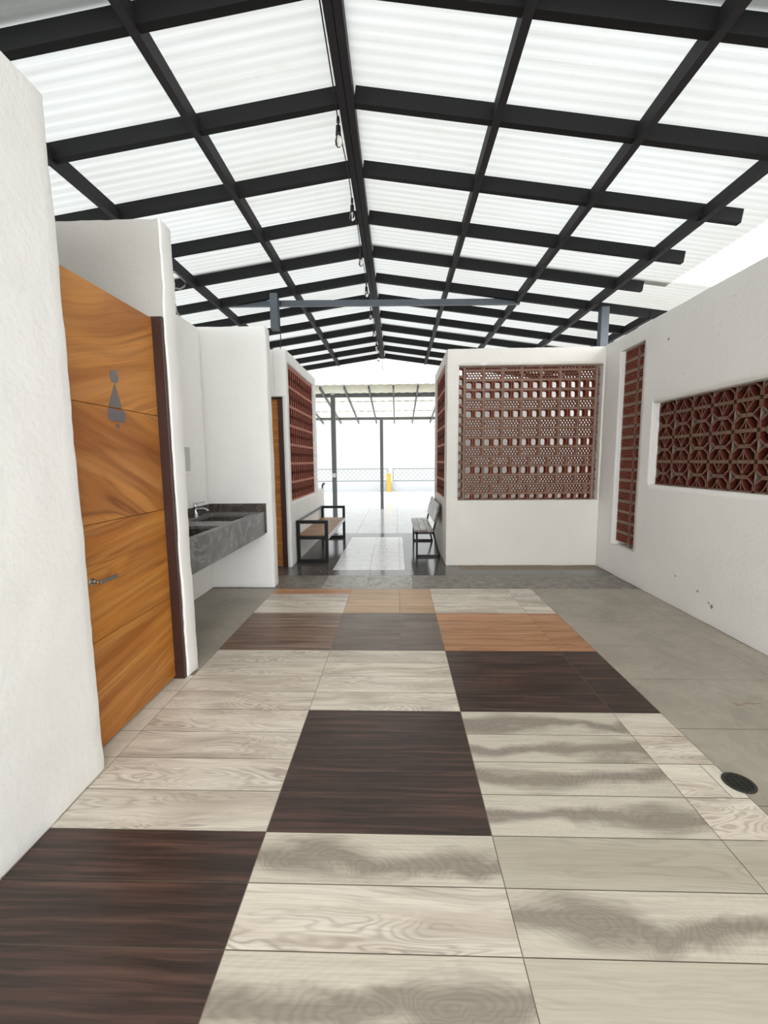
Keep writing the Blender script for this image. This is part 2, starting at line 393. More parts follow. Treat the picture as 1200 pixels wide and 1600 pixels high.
# passage: slate band, dark gloss tiles, patterned white inlay
for a, b, m in ((-3.2, -1.37, 'slate_dark'), (-1.37, -.85, 'slate_dark'), (-.85, -.34, 'slate'), (-.34, .175, 'slate'), (.175, .80, 'slate_dark'), (.80, 1.42, 'slate_dark'), (1.42, 2.05, 'slate_dark'), (2.05, 2.7, 'slate_dark')):
    quad(a, b, 4.63, 5.19, m)
for a, b in ((-3.2, -1.37), (-1.37, -.85), (-.85, -.34), (-.34, .175), (.175, .70), (.7, 1.42), (1.42, 2.05), (2.05, 2.7)):
    quad(a, b, 5.19, 5.45, 'dark_gloss')
for k in range(9):
    a, b = 5.45+.27*k, 5.45+.27*(k+1)
    quad(-1.6, -.84, a, b, 'dark_gloss'); quad(.10, .80, a, b, 'dark_gloss')
    quad(-.84, -.37, a, b, 'mosaic'); quad(-.37, .03, a, b, 'mosaic'); quad(.03, .10, a, b, 'mosaic')
quad(-1.6, .8, 7.88, 8.3, 'dark_gloss')
# small red pencil mark
quad(1.93, 1.975, 2.372, 2.376, 'redmark', .0006, 0); quad(1.975, 2.08, 2.392, 2.395, 'redmark', .0006, 0); quad(1.93, 1.934, 2.372, 2.40, 'redmark', .0006, 0)
fl = fin('floor', fm, FM, recalc=False); struct(fl)
# terrace outside
fm = bmesh.new(); uvl = fm.loops.layers.uv.new('UVMap'); pl = fm.loops.layers.uv.new('plank')
quad(-16, 16, 8.3, 20.1, 'grout_light', -.0025, 0)
for i in range(-20, 20):
    for j in range(20):
        quad(i*.8, i*.8+.8, 8.3+j*.6, 8.3+j*.6+.6, 'terrace', 0, .003)
tf = fin('floor_terrace', fm, FM, recalc=False); struct(tf)

# ------------------------------------------------------------------ walls
H = 2.815
wall('wall_left', (-1.52, -3.6, 0), (-1.35, 1.80, H), seed=1, cell=.05, amp=.005, r=.02)
wall('wall_partition', (-3.6, 2.655, 0), (-1.375, 2.79, H), 'plaster_darker', seed=2, cell=.05, amp=.006, r=.02)  # front face darker and greyer than the white end face
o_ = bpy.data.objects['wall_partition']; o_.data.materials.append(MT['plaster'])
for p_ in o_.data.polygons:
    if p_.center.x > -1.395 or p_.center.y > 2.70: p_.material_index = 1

wall('wall_alcove_back', (-2.22, 2.80, 0), (-2.07, 4.66, H-.02), seed=3)
wall('wall_alcove_far', (-3.6, 4.67, 0), (-1.37, 4.82, H), seed=4, cell=.05, r=.025)
wall('wall_left_outer', (-3.78, -3.6, 0), (-3.61, 7.9, 2.6), seed=5, cell=.3)
wall('wall_left_light_block', (-3.6, 0.9, 0), (-1.53, 1.04, H), seed=16, cell=.2)  # unseen wall added to block sky light from the partition face
wall('wall_left_door', (-3.6, 5.60, 0), (-1.56, 5.74, H-.005), seed=6, holes=[(-2.32, -1.4, 5.4, 5.9, -.1, 2.225)])
wall('wall_left_passage', (-1.56, 5.595, 0), (-1.40, 7.62, H), seed=7, holes=[(-1.7, -1.3, 5.70, 7.42, .87, 2.665), (-1.7, -1.455, 5.4, 5.76, -.1, 2.225)], cell=.05)
wall('wall_left_rear', (-3.6, 7.62, 0), (-1.57, 7.76, H-.2), seed=8, cell=.2)
wall('wall_terrace_low', (-1.56, 7.63, 0), (-1.405, 8.28, .885), seed=9)
wall('wall_right', (2.62, -3.6, 0), (2.82, 5.68, H), 'plaster', seed=10, cell=.07, amp=.004,
     holes=[(2.5, 3.0, 4.81, 5.285, .372, 2.64), (2.5, 3.0, 2.05, 4.585, 1.133, 1.962)])
wall('wall_screen', (.645, 5.68, 0), (2.68, 5.86, 2.80), 'plaster_grey', seed=11, cell=.05, r=.025,
     holes=[(.795, 2.60, 5.5, 6.0, .876, 2.59)])
wall('wall_right_passage', (.645, 5.80, 0), (.80, 7.45, H), 'plaster_grey', seed=12, cell=.06,
     holes=[(.5, 1.0, 5.93, 7.30, .87, 2.665)])
wall('wall_right_rear', (.80, 7.32, 0), (4.7, 7.45, 2.72), seed=13, cell=.2)
wall('wall_right_outer', (4.6, -3.6, 0), (4.75, 7.3, 2.7), 'plaster_darker', seed=14, cell=.3)  # darker plaster here so the unseen wall bounces less light
wall('wall_right_room', (2.83, 5.62, 0), (4.58, 5.75, 2.6), seed=15, cell=.2)
b = bmesh.new(); box(b, 2.83, 4.58, -3.6, 5.6, 2.55, 2.68); struct(fin('ceiling_side_room', b, 'slab_low_bounce'))  # unseen slab, kept dark to cut light bounced up at the sheets
b = bmesh.new(); box(b, 2.7, 4.7, -3.9, 8.3, -.04, -.003); struct(fin('floor_side_room', b, 'concrete'))
# plaster chips on the right wall
for (y, z, s, m) in ((4.40, 2.54, .013, 'crack'), (4.47, 2.495, .018, 'white_plastic'), (3.74, .245, .012, 'crack'), (3.565, .17, .016, 'crack'), (3.60, .19, .01, 'crack'), (4.05, .30, .009, 'crack')):
    b = bmesh.new(); ring = [b.verts.new((2.6155-.001*random.random(), y+math.cos(t)*s*random.uniform(.5, 1.2), z+math.sin(t)*s*random.uniform(.6, 1.3))) for t in [k*math.pi/4 for k in range(8)]]
    b.faces.new(ring); r = bmesh.ops.extrude_face_region(b, geom=b.faces[:])
    for v in r['geom']:
        if isinstance(v, bmesh.types.BMVert): v.co.x += .012
    struct(fin('trim_chip', b, m))

# ------------------------------------------------------------------ roof frame
YR = [3.09+.6946*k for k in range(-9, 11)]
XR, ZR, SL = -.315, 3.70, .145
def zr(x): return ZR-SL*abs(x-XR)
rf = empty('roof_frame', (XR, 3.09, ZR), 'dark grey welded steel gable frame carrying the translucent roof over the hall', 'roof frame')
for i, y in enumerate(YR):
    k = i-9
    for s in (-1, 1):
        xe = -3.75 if s < 0 else (2.75 if k <= 3 else 3.75)
        b = bmesh.new()
        beam(b, (XR+s*.055, y, zr(XR+s*.055)+.052), (xe, y, zr(xe)+.052), .05, .104)
        fin('rafter', b, 'steel', rf)
def purlin(x, y0, y1, mat='steel_ridge', w=.05):
    b = bmesh.new(); beam(b, (x, y0, zr(x)+.034), (x, y1, zr(x)+.034), w, .096); fin('purlin', b, mat, rf)
for x in (.65, 1.56, 2.46): purlin(x, -3.2, 10.07)
purlin(3.25, YR[13]-.03, 10.07, 'steel')
for x in (-1.31, -2.31, -3.2): purlin(x, -3.2, 10.07)
b = bmesh.new()
for s in (-1, 1): beam(b, (XR+s*.026, -3.2, ZR+.035), (XR+s*.026, 10.07, ZR+.035), .047, .10)
box(b, XR-.004, XR+.004, -3.2, 10.07, ZR, ZR+.08)
fin('ridge_beam', b, 'steel_ridge', rf)
b = bmesh.new(); beam(b, (-2.33, 5.93, 3.475), (1.60, 5.93, 3.435), .05, .07); fin('tie_bar', b, 'steel_blue', rf)
b = bmesh.new(); bbox(b, -1.63, -1.53, 5.80, 5.90, 3.11, 3.56, .006); fin('hanger_post', b, 'steel_blue', rf)
b = bmesh.new(); bbox(b, 2.575, 2.675, 5.75, 5.85, 2.80, 3.30, .006); fin('support_post', b, 'steel_blue', rf)
b = bmesh.new(); bbox(b, 2.55, 2.70, 5.73, 5.87, 2.79, 2.802, .002); fin('base_plate', b, 'steel_blue', rf)

# translucent corrugated roof sheets (one per overlap)
def corrugated(name, xa, xb, y0, y1, dz, mat='sheet', pitch=.076, amp=.0032, nx=6):
    b = bmesh.new(); ny = int((y1-y0)/pitch*6); rows = []
    for j in range(ny+1):
        y = y0+(y1-y0)*j/ny; w = math.sin(2*math.pi*y/pitch)*amp
        rows.append([b.verts.new((xa+(xb-xa)*i/nx, y, zr(xa+(xb-xa)*i/nx)+dz+w+.006*noise.noise(Vector((xa+(xb-xa)*i/nx*2, y*2, 0))))) for i in range(nx+1)])
    for j in range(ny):
        for i in range(nx):
            f = b.faces.new([rows[j][i], rows[j][i+1], rows[j+1][i+1], rows[j+1][i]]); f.smooth = True
    return fin(name, b, mat, recalc=False)
cuts = [-3.2, -.4, 2.32, 5.2, 8.0, 10.12]
for i, (a, c) in enumerate(zip(cuts[:-1], cuts[1:])):
    for s in (-1, 1):
        xe = -3.9 if s < 0 else (3.045 if c < 5.3 else 3.9)
        sh = corrugated('ceiling_sheet', XR, xe, a-.06, c+.06, .122+(i % 2)*.016)
        struct(sh)
b = bmesh.new()
for s in (-1, 1):
    xs = [XR+s*v for v in (0, .16)]
    for j in range(2): pass
box(b, XR-.05, XR+.05, -3.2, 10.1, ZR+.150, ZR+.154); struct(fin('ceiling_ridge_cap', b, 'sheet'))

# ------------------------------------------------------------------ terracotta screens
def bar(bm, T, p, q, t, d0, d1, mi=0, si=1):
    """bar in the plane of the screen from p to q, thickness t, from depth d0 to d1"""
    p = Vector(p); q = Vector(q); d = (q-p).normalized(); n = Vector((-d.y, d.x))*t/2
    c = [p-n, q-n, q+n, p+n]
    f = [bm.verts.new(T(v.x, v.y, d0)) for v in c]; k = [bm.verts.new(T(v.x, v.y, d1)) for v in c]
    bm.faces.new(f).material_index = mi; bm.faces.new(k[::-1]).material_index = mi
    for i in range(4):
        j = (i+1) % 4; bm.faces.new([f[i], f[j], k[j], k[i]]).material_index = si
def rect(bm, T, u0, u1, v0, v1, d0, d1, mi=0, si=1):
    if u1-u0 < 1e-4 or v1-v0 < 1e-4: return
    bar(bm, T, ((u0), (v0+v1)/2), ((u1), (v0+v1)/2), v1-v0, d0, d1, mi, si)
def holecell(bm, T, u0, u1, v0, v1, hw, hh, nexp, N, d0, d1, back=True):
    cu, cv, w, h = (u0+u1)/2, (v0+v1)/2, (u1-u0)/2, (v1-v0)/2
    ca = math.atan2(h, w); angs = []
    base = [0, ca, math.pi/2, math.pi-ca, math.pi, math.pi+ca, 1.5*math.pi, 2*math.pi-ca, 2*math.pi]
    sub = N//8
    for i in range(8):
        for k in range(sub): angs.append(base[i]+(base[i+1]-base[i])*k/sub)
    O, I, OB, IB = [], [], [], []
    for t in angs:
        c, s = math.cos(t), math.sin(t)
        ro = min(w/max(abs(c), 1e-9), h/max(abs(s), 1e-9))
        ri = 1/((abs(c)/hw)**nexp+(abs(s)/hh)**nexp)**(1/nexp)
        for lst, rr, d in ((O, ro, d0), (I, ri, d0), (OB, ro, d1), (IB, ri, d1)):
            lst.append(bm.verts.new(T(cu+c*rr, cv+s*rr, d)))
    n = len(angs)
    for i in range(n):
        j = (i+1) % n
        bm.faces.new([O[i], O[j], I[j], I[i]]).material_index = 0
        bm.faces.new([I[i], I[j], IB[j], IB[i]]).material_index = 1
        if back: bm.faces.new([OB[i], OB[j], IB[j], IB[i]]).material_index = 0
def brickA(bm, T, u0, u1, v0, v1, D, cols=6, rows=3):
    """brick with three staggered rows of small holes"""
    mx, my = .010, .010
    rect(bm, T, u0, u1, v0, v0+my, 0, D); rect(bm, T, u0, u1, v1-my, v1, 0, D)
    rect(bm, T, u0, u0+mx, v0+my, v1-my, 0, D); rect(bm, T, u1-mx, u1, v0+my, v1-my, 0, D)
    U0, U1, V0, V1 = u0+mx, u1-mx, v0+my, v1-my
    pu = .0365; cols = max(1, round((U1-U0)/pu-.5)); pu = (U1-U0)/(cols+.5); pv = (V1-V0)/rows
    for r in range(rows):
        off = 0 if r % 2 == 0 else pu*.5
        a, b_ = V0+pv*r, V0+pv*(r+1)
        rect(bm, T, U0, U0+off, a, b_, 0, D); rect(bm, T, U0+off+cols*pu, U1, a, b_, 0, D)
        for c in range(cols):
            holecell(bm, T, U0+off+c*pu, U0+off+(c+1)*pu, a, b_, pu*.44, pv*.42, 3, 8, 0, D)
def brickB(bm, T, u0, u1, v0, v1, D):
    """brick with two large rounded openings and a narrow slot between"""
    w = u1-u0; s = .020; hw = (w-s)/2
    for a in (u0, u0+hw+s):
        holecell(bm, T, a, a+hw, v0, v1, hw*.40*1.0, (v1-v0)*.40, 5, 16, 0, D)
    m = (u0+u1)/2
    e = .012; rect(bm, T, m-s/2, m+s/2, v0, v0+e, 0, D); rect(bm, T, m-s/2, m+s/2, v1-e, v1, 0, D)
    rect(bm, T, m-s/2, m-s/2+.005, v0+e, v1-e, 0, D, 1); rect(bm, T, m+s/2-.005, m+s/2, v0+e, v1-e, 0, D, 1)
    rect(bm, T, m-s/2+.005, m+s/2-.005, v0+e, v1-e, .03, D, 1)
def brickC(bm, T, u0, u1, v0, v1, D, up, th=.011, ribs=True):
    """breeze block half: chamfered frame around a fan of curved ribs; apex at the top when up"""
    def P(a, b_): return (u0+(u1-u0)*a, v0+(v1-v0)*(b_ if up else 1-b_))
    t = th
    segs = [((0, .05), (1, .05)), ((.03, 0), (.03, .58)), ((.97, 0), (.97, .58)), ((.03, .55), (.25, .95)), ((.97, .55), (.75, .95)), ((.23, .95), (.77, .95))]
    if ribs == 'double': segs = [((0, .05), (1, .05)), ((.03, 0), (.03, 1)), ((.97, 0), (.97, 1)), ((0, .93), (.09, .93)), ((.91, .93), (1, .93)), ((.42, .93), (.58, .93))]
    for a, b_ in segs: bar(bm, T, P(*a), P(*b_), t*(2.6 if a[1] == .93 else 1.25), 0, D)
    if ribs:
        bar(bm, T, P(.5, .05), P(.5, .95), t*(.8 if ribs is True else 2.2), 0, D)
        if ribs == 'double':
            bar(bm, T, P(.25, .05), P(.25, .80), t*.9, .01, D); bar(bm, T, P(.75, .05), P(.75, .80), t*.9, .01, D)
        for s in ((-1, 1) if ribs is True else ()):
            pts = [(.5, .93), (.5+s*.035, .72), (.5+s*.08, .50), (.5+s*.15, .28), (.5+s*.26, .06)]
            for a, b_ in zip(pts[:-1], pts[1:]): bar(bm, T, P(*a), P(*b_), t*.8, 0, D)

# front screen
b = bmesh.new(); T = lambda u, v, d: (u, 5.755+d, v)
sc = empty('brick_screen', (1.70, 5.8, .876), 'square terracotta screen mixing small-holed bricks and square openings, facing the hall', 'brick screen')
U0, U1, V0, V1 = .795, 2.60, .876, 2.59
P_, J = .243, .011
rows = ['a', 'A', 'B', 'B', 'A', 'B', 'A', 'A', 'B', 'A', 'O', 'B', 'A', 'O', 'b']
v = V1; us = U0+.088
mor = bmesh.new()
for r in rows:
    h = {'a': .048, 'b': .088}.get(r, .1214)
    v0, v1 = max(v-h, V0)+J/2, v-J/2
    rect(mor, T, us, 2.555, v-J/2-.001, v+J/2+.001, .004, .09, 0, 0)
    u = us+J/2
    if r == 'O': u -= P_/2
    while u < 2.55:
        a, c = max(u, us+J/2), min(u+P_-J, 2.548)
        if c-a > .03:
            if r in 'AO': brickA(b, T, a, c, v0, v1, .045)
            elif r == 'a': brickA(b, T, a, c, v0, v1, .045, rows=1)
            elif c-a > .15: brickB(b, T, a, c, v0, v1, .10)
            else: holecell(b, T, a, c, v0, v1, (c-a)*.36, (v1-v0)*.38, 5, 16, 0, .10)
        rect(mor, T, u+P_-J-.001, min(u+P_+.001, 2.555), v-h+J/2, v-J/2, .004, .055, 0, 0)
        u += P_
    v -= h
# upright bricks down the left edge and the ragged right edge
v = V1
while v > V0+.03:
    v0 = max(v-.1214, V0); rect(mor, T, U0, us, v-J/2, v+.001, .004, .09, 0, 0)
    holecell(b, T, U0, us-.012, v0, v-J/2, .026, (v-v0)*.36, 5, 16, 0, .10); v -= .1214
rect(mor, T, us-.012, us+J/2, V0, V1, .004, .09, 0, 0)
v = V1; k = 0
rect(mor, T, 2.548, 2.572, V0, V1, .004, .09, 0, 0)
while v > V0+.03:
    v0 = max(v-.1214, V0); rect(b, T, 2.57, 2.60, v0, v0+.022, .004, .10); rect(b, T, 2.57, 2.584, v0+.022, v-.03, .004+.01*(k % 2), .10); v -= .1214; k += 1
fin('brick_courses', b, ['clay_face', 'clay_in'], sc); fin('mortar_joints', mor, 'mortar', sc)

def fan_screen(name, T, u0, u1, v0, v1, label, face, D=.10, cw=.25, ch=.1185, start_up=True, band=.0, rib=True):
    root = empty(name, T((u0+u1)/2, v0, 0), label, 'brick screen')
    b = bmesh.new(); mo = bmesh.new(); v = v0; up = start_up; k = 0
    while v < v1-.02:
        ve = min(v+ch, v1); u = u1
        while u > u0+.01:
            a = max(u-cw, u0)
            if ve-v > ch*.6:
                if a == u-cw: brickC(b, T, a+.002, u-.002, v+.002, ve-.002, D, up, ribs=rib)
                else: brickC(b, T, a+.002, u-.002, v+.002, ve-.002, D, up, ribs=(u-a) > cw*.6)
            else: rect(b, T, a+.003, u-.003, v, v+.012, 0, D); rect(b, T, u-.016, u-.003, v, ve, 0, D)
            u -= cw
        if up and band: rect(mo, T, u0, u1, v-band/2, v+band/2, -.002, D*.9, 0, 0)
        elif up: rect(mo, T, u0, u1, v-.005, v+.005, .003, D*.9, 0, 0)
        v = ve; up = not up; k += 1
        if up and band: pass
    u = u1
    while u > u0: rect(mo, T, u-.004, u+.004, v0, v1, .004, D*.9, 0, 0); u -= cw
    fin('brick_courses', b, [face, 'clay_shaded'], root); fin('mortar_joints', mo, 'mortar' if not band else face, root)
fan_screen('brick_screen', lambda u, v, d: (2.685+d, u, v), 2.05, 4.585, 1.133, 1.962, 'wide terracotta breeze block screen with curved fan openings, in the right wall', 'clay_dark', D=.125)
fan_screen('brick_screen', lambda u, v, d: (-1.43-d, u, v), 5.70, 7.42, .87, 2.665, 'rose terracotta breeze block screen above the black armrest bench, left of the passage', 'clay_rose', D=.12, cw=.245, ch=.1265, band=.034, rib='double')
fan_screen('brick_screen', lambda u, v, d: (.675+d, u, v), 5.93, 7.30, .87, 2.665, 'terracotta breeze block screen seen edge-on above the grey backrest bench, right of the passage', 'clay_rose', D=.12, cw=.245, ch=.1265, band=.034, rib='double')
# tall narrow screen
root = empty('brick_screen', (2.70, 5.05, .372), 'tall narrow terracotta screen of small-holed bricks near the far end of the right wall', 'brick screen')
b = bmesh.new(); mo = bmesh.new(); T = lambda u, v, d: (2.668+d, u, v)
v = 2.64
while v > .43:
    v0 = max(v-.124, .372)
    for a, c in ((4.815, 4.99), (5.008, 5.28)):
        brickA(b, T, a, c, v0+.012, v-.012, .06)
    rect(mo, T, 4.81, 5.285, v-.014, v+.012, .004, .06, 0, 0); v -= .124
rect(mo, T, 4.988, 5.010, .372, 2.64, .004, .06, 0, 0)
fin('brick_courses', b, ['clay_face', 'clay_in'], root); fin('mortar_joints', mo, 'mortar', root)

# ------------------------------------------------------------------ doors
def uvfaces(bm, fn):
    l = bm.loops.layers.uv.verify()
    for f in bm.faces:
        for lp in f.loops: lp[l].uv = fn(lp.vert.co, f)
d1 = sempty('door_1', (-1.45, 1.9, 0))
zc = [.018, .545, 1.112, 1.682, 2.255]
for i in range(4):
    b = bmesh.new(); bbox(b, -1.492, -1.450, 1.70, 2.632, zc[i]+.0012, zc[i+1]-.0012, .0025)
    tl = .10 if i < 2 else .30
    sh = 3.0+i*7.3 if i != 2 else 3.0+3*7.3+.3
    uvfaces(b, lambda c, f: (c.y+sh, (c.z if i != 2 else 2*1.682-c.z)-(c.y-2.2)*tl*(1 if i != 2 else 1)+i))
    fin('door_panel', b, 'door_str' if i < 2 else 'door_fig', d1)
b = bmesh.new()
bbox(b, -1.50, -1.432, 2.634, 2.656, 0, 2.262, .003); bbox(b, -1.46, -1.388, 2.630, 2.652, 0, 2.262, .003)
bbox(b, -1.50, -1.388, 2.652, 2.662, 0, 2.262, .002)
fin('door_frame', b, 'frame_dark', d1)
b = bmesh.new(); bbox(b, -1.495, -1.47, 1.70, 2.632, 2.256, 2.262, .001); fin('edge_strip', b, 'brushed', d1)
hb = bmesh.new(); tube(hb, [(-1.452, 1.95, .842), (-1.444, 1.95, .842)], .018, 20); tube(hb, [(-1.444, 1.955, .842), (-1.405, 1.955, .842)], .010, 12)
bbox(hb, -1.415, -1.397, 1.945, 2.075, .832, .852, .004); fin('door_handle', hb, 'chrome', d1)
def extr(pts, x0, x1, name, mat, parent):
    b = bmesh.new(); f = b.faces.new([b.verts.new((x0, y, z)) for y, z in pts]); r = bmesh.ops.extrude_face_region(b, geom=[f])
    for v in r['geom']:
        if isinstance(v, bmesh.types.BMVert): v.co.x = x1
    return fin(name, b, mat, parent)
sg = [(2.240+.034*math.cos(t), 1.842+.034*math.sin(t)) for t in [k*math.pi/14 for k in range(28)]]
extr(sg, -1.4505, -1.4475, 'sign_head', 'brushed', d1)
extr([(2.178, 1.687), (2.284, 1.687), (2.250, 1.780), (2.243, 1.803), (2.236, 1.803), (2.226, 1.780)], -1.4505, -1.4475, 'sign_dress', 'brushed', d1)
extr([(2.170, 1.676), (2.294, 1.676), (2.304, 1.665), (2.304, 1.622), (2.296, 1.612), (2.185, 1.616), (2.172, 1.625), (2.166, 1.650)], -1.4505, -1.4475, 'sign_hem', 'brushed', d1)
cu = bpy.data.curves.new('m', 'FONT'); cu.body = 'M'; cu.size = .042; cu.extrude = .001; cu.align_x = 'CENTER'
to = bpy.data.objects.new('m', cu); COL.objects.link(to); dg = bpy.context.evaluated_depsgraph_get()
me = bpy.data.meshes.new_from_object(to.evaluated_get(dg)); bpy.data.objects.remove(to)
me.transform(Matrix(((0, 0, 1, 0), (1, 0, 0, 0), (0, 1, 0, 0), (0, 0, 0, 1)))); me.materials.clear()
so = add('sign_letter', me, d1, ['panel_dark']); so.location = (-1.4485+1.45, 2.240-1.9, 1.575)

d2 = sempty('door_2', (-1.9, 5.66, 0))
b = bmesh.new(); bbox(b, -2.27, -1.525, 5.64, 5.68, .012, 2.20, .002); uvfaces(b, lambda c, f: (c.x*1.2+9, c.z*1.6+3))
fin('door_leaf', b, 'door_str', d2)
b = bmesh.new()
bbox(b, -1.525, -1.462, 5.61, 5.70, 0, 2.218, .003); bbox(b, -2.32, -2.27, 5.61, 5.70, 0, 2.218, .003); bbox(b, -2.32, -1.462, 5.61, 5.70, 2.20, 2.222, .002)
fin('door_frame', b, 'frame_dark', d2)
for z in (.3, 1.1, 1.95):
    b = bmesh.new(); tube(b, [(-1.527, 5.632, z-.04), (-1.527, 5.632, z+.04)], .007, 8); fin('hinge', b, 'brushed', d2)

# ------------------------------------------------------------------ sink counter
sk = empty('sink_counter', (-1.76, 3.7, .60), 'grey marble double-basin counter hung in the white alcove beside the wooden door', 'sink counter')
x0, x1, y0, y1 = -2.060, -1.47, 2.80, 4.66
BX = (-1.93, -1.52); B1 = (2.98, 3.615); B2 = (3.90, 4.44)
b = bmesh.new()
for X0, X1, Y0, Y1 in ((x0, BX[0], y0, y1), (BX[1], x1, y0, y1), (BX[0], BX[1], y0, B1[0]), (BX[0], BX[1], B1[1], B2[0]), (BX[0], BX[1], B2[1], y1)):
    box(b, X0, X1, Y0, Y1, .835, .86)
fin('countertop', b, 'marble', sk)
b = bmesh.new(); box(b, x1, x1+.02, y0, y1-.02, .612, .862); fin('apron', b, 'marble', sk)
b = bmesh.new(); box(b, x0, x0+.02, y0, y1, .86, .95); fin('rear_backsplash', b, 'marble_dark', sk)
b = bmesh.new(); box(b, x0+.02, x1+.035, y1-.012, y1+.008, .625, .95); fin('side_backsplash', b, 'marble_dark', sk)
for Y0, Y1 in (B1, B2):
    b = bmesh.new()
    t = .012
    box(b, BX[0]-t, BX[0], Y0-t, Y1+t, .70, .835); box(b, BX[1], BX[1]+t, Y0-t, Y1+t, .70, .835)
    box(b, BX[0], BX[1], Y0-t, Y0, .70, .835); box(b, BX[0], BX[1], Y1, Y1+t, .70, .835); box(b, BX[0]-t, BX[1]+t, Y0-t, Y1+t, .69, .70)
    bs = fin('basin', b, 'marble_dark', sk)
    b = bmesh.new(); tube(b, [(-1.74, (Y0+Y1)/2, .700), (-1.74, (Y0+Y1)/2, .704)], .028, 20); fin('basin_drain', b, 'chrome', bs)
fc = empty('faucet', (-1.995, 4.19, .86), 'chrome single-lever faucet behind the far basin', 'faucet')
b = bmesh.new(); lathe(b, [(.028, .860), (.028, .866), (.021, .872), (.020, .955), (.022, .965), (.022, .985), (.018, .992)], -1.995, 4.19, 20); fin('faucet_body', b, 'chrome', fc, recalc=True)
b = bmesh.new(); tube(b, [(-1.99, 4.19, .93), (-1.94, 4.19, .945), (-1.90, 4.19, .944), (-1.872, 4.19, .928), (-1.868, 4.19, .918)], [.014, .013, .012, .012, .012], 12); fin('spout', b, 'chrome', fc)
b = bmesh.new(); beam(b, (-2.012, 4.19, .998), (-1.895, 4.19, 1.012), .028, .009); tube(b, [(-1.995, 4.19, .985), (-1.995, 4.19, 1.0)], .012, 12); fin('lever', b, 'chrome', fc)
# white framed panel on alcove wall
pn = empty('wall_panel', (-2.06, 4.23, 1.43), 'small white-framed grey panel on the alcove wall above the sink', 'panel')
b = bmesh.new()
for a in ((4.09, 4.115, 1.29, 1.575), (4.255, 4.28, 1.29, 1.575), (4.115, 4.255, 1.29, 1.315), (4.115, 4.255, 1.55, 1.575)): box(b, -2.068, -2.045, *a)
fin('panel_frame', b, 'white_plastic', pn)
b = bmesh.new(); box(b, -2.066, -2.052, 4.113, 4.257, 1.313, 1.552); fin('panel_face', b, 'panel_grey', pn)

# ------------------------------------------------------------------ benches
bn = empty('bench', (-1.18, 6.85, 0), 'bench with black square armrests and brown slatted seat along the left passage wall', 'bench')
t = .045; bx0, bx1 = -1.392, -.955
for yy in (5.87, 7.83):
    b = bmesh.new()
    for X in (bx0, bx1-t): bbox(b, X, X+t, yy-t/2, yy+t/2, 0, .595, .003)
    for Z in (0, .33, .55): bbox(b, bx0+t-.001, bx1-t+.001, yy-t/2, yy+t/2, Z, Z+.045, .003)
    fin('end_frame', b, 'black', bn)
b = bmesh.new(); bbox(b, bx1-.012, bx1, 5.89, 7.81, .325, .378, .002); bbox(b, bx0, bx0+.012, 5.89, 7.81, .325, .378, .002); fin('seat_rail', b, 'rail_pale', bn)
b = bmesh.new(); bbox(b, bx0, bx0+.02, 5.89, 7.81, .56, .59, .002); fin('back_rail', b, 'steel_blue', bn)
n_ = 15; L = (7.80-5.90)/n_
for i in range(n_):
    b = bmesh.new(); ya = 5.90+i*L; bbox(b, bx0+.014, bx1-.014, ya+.003, ya+L-.003, .360, .385, .003)
    rr = random.random()*20; uvfaces(b, lambda c, f: (c.x+rr, c.y+rr*2)); fin('seat_slat', b, 'bench_wood', bn)

bn = empty('bench', (.44, 6.86, 0), 'bench with weathered grey seat and sloping backrest on thin black legs, right of the passage', 'bench')
def yb(b, y, p, q, w=.03): beam(b, (p[0], y, p[1]), (q[0], y, q[1]), w, w, (0, 1, 0))
for yy in (6.22, 7.50):
    b = bmesh.new()
    yb(b, yy, (.285, .015), (.615, .015)); yb(b, yy, (.285, 0), (.285, .37)); yb(b, yy, (.612, 0), (.520, .38)); yb(b, yy, (.25, .355), (.535, .355)); yb(b, yy, (.520, .37), (.620, .78), .026)
    fin('leg_frame', b, 'black', bn)
for k in range(3):
    b = bmesh.new(); xa = .245+k*.093; bbox(b, xa, xa+.090, 6.18, 7.54, .372, .402, .003)
    rr = random.random()*20; uvfaces(b, lambda c, f: (c.y+rr, c.x+rr*2)); fin('seat_board', b, 'bench_grey', bn)
b = bmesh.new(); beam(b, (.571, 6.18, .645), (.571, 7.54, .645), .026, .27, (.105, 0, .41)); uvfaces(b, lambda c, f: (c.y+3, c.z+7)); fin('backrest', b, 'bench_grey', bn)

# ------------------------------------------------------------------ floor drain
dr = empty('floor_drain', (1.475, 1.765, 0), 'round tarnished metal floor drain set at the edge of the pale wood tiles', 'drain')
def disc(bm, r0, r1, z0, z1, cx, cy, seg=32):
    a = []
    for r, z in ((r0, z0), (r0, z1), (r1, z1), (r1, z0)): a.append([bm.verts.new((cx+r*math.cos(t), cy+r*math.sin(t), z)) for t in [2*math.pi*k/seg for k in range(seg)]])
    for i in range(4):
        for k in range(seg):
            bm.faces.new([a[i][k], a[i][(k+1) % seg], a[(i+1) % 4][(k+1) % seg], a[(i+1) % 4][k]])
b = bmesh.new(); disc(b, .050, .062, 0, .004, 1.475, 1.765); fin('drain_rim', b, 'drain', dr)
b = bmesh.new(); disc(b, .0005, .0505, .0004, .001, 1.475, 1.765); fin('drain_shade_disc', b, 'drain_shade', dr)  # flat black disc paints the darkness below the grate
b = bmesh.new()
for k in range(-4, 5):
    o_ = k*.011; hl = math.sqrt(max(.0505**2-o_**2, 0))
    beam(b, (1.475-hl, 1.765+o_, .0022), (1.475+hl, 1.765+o_, .0022), .0042, .002)
for k in (-.025, 0, .025): beam(b, (1.475+k, 1.765-.043, .0024), (1.475+k, 1.765+.043, .0024), .004, .0024)
fin('drain_grate', b, 'drain', dr)

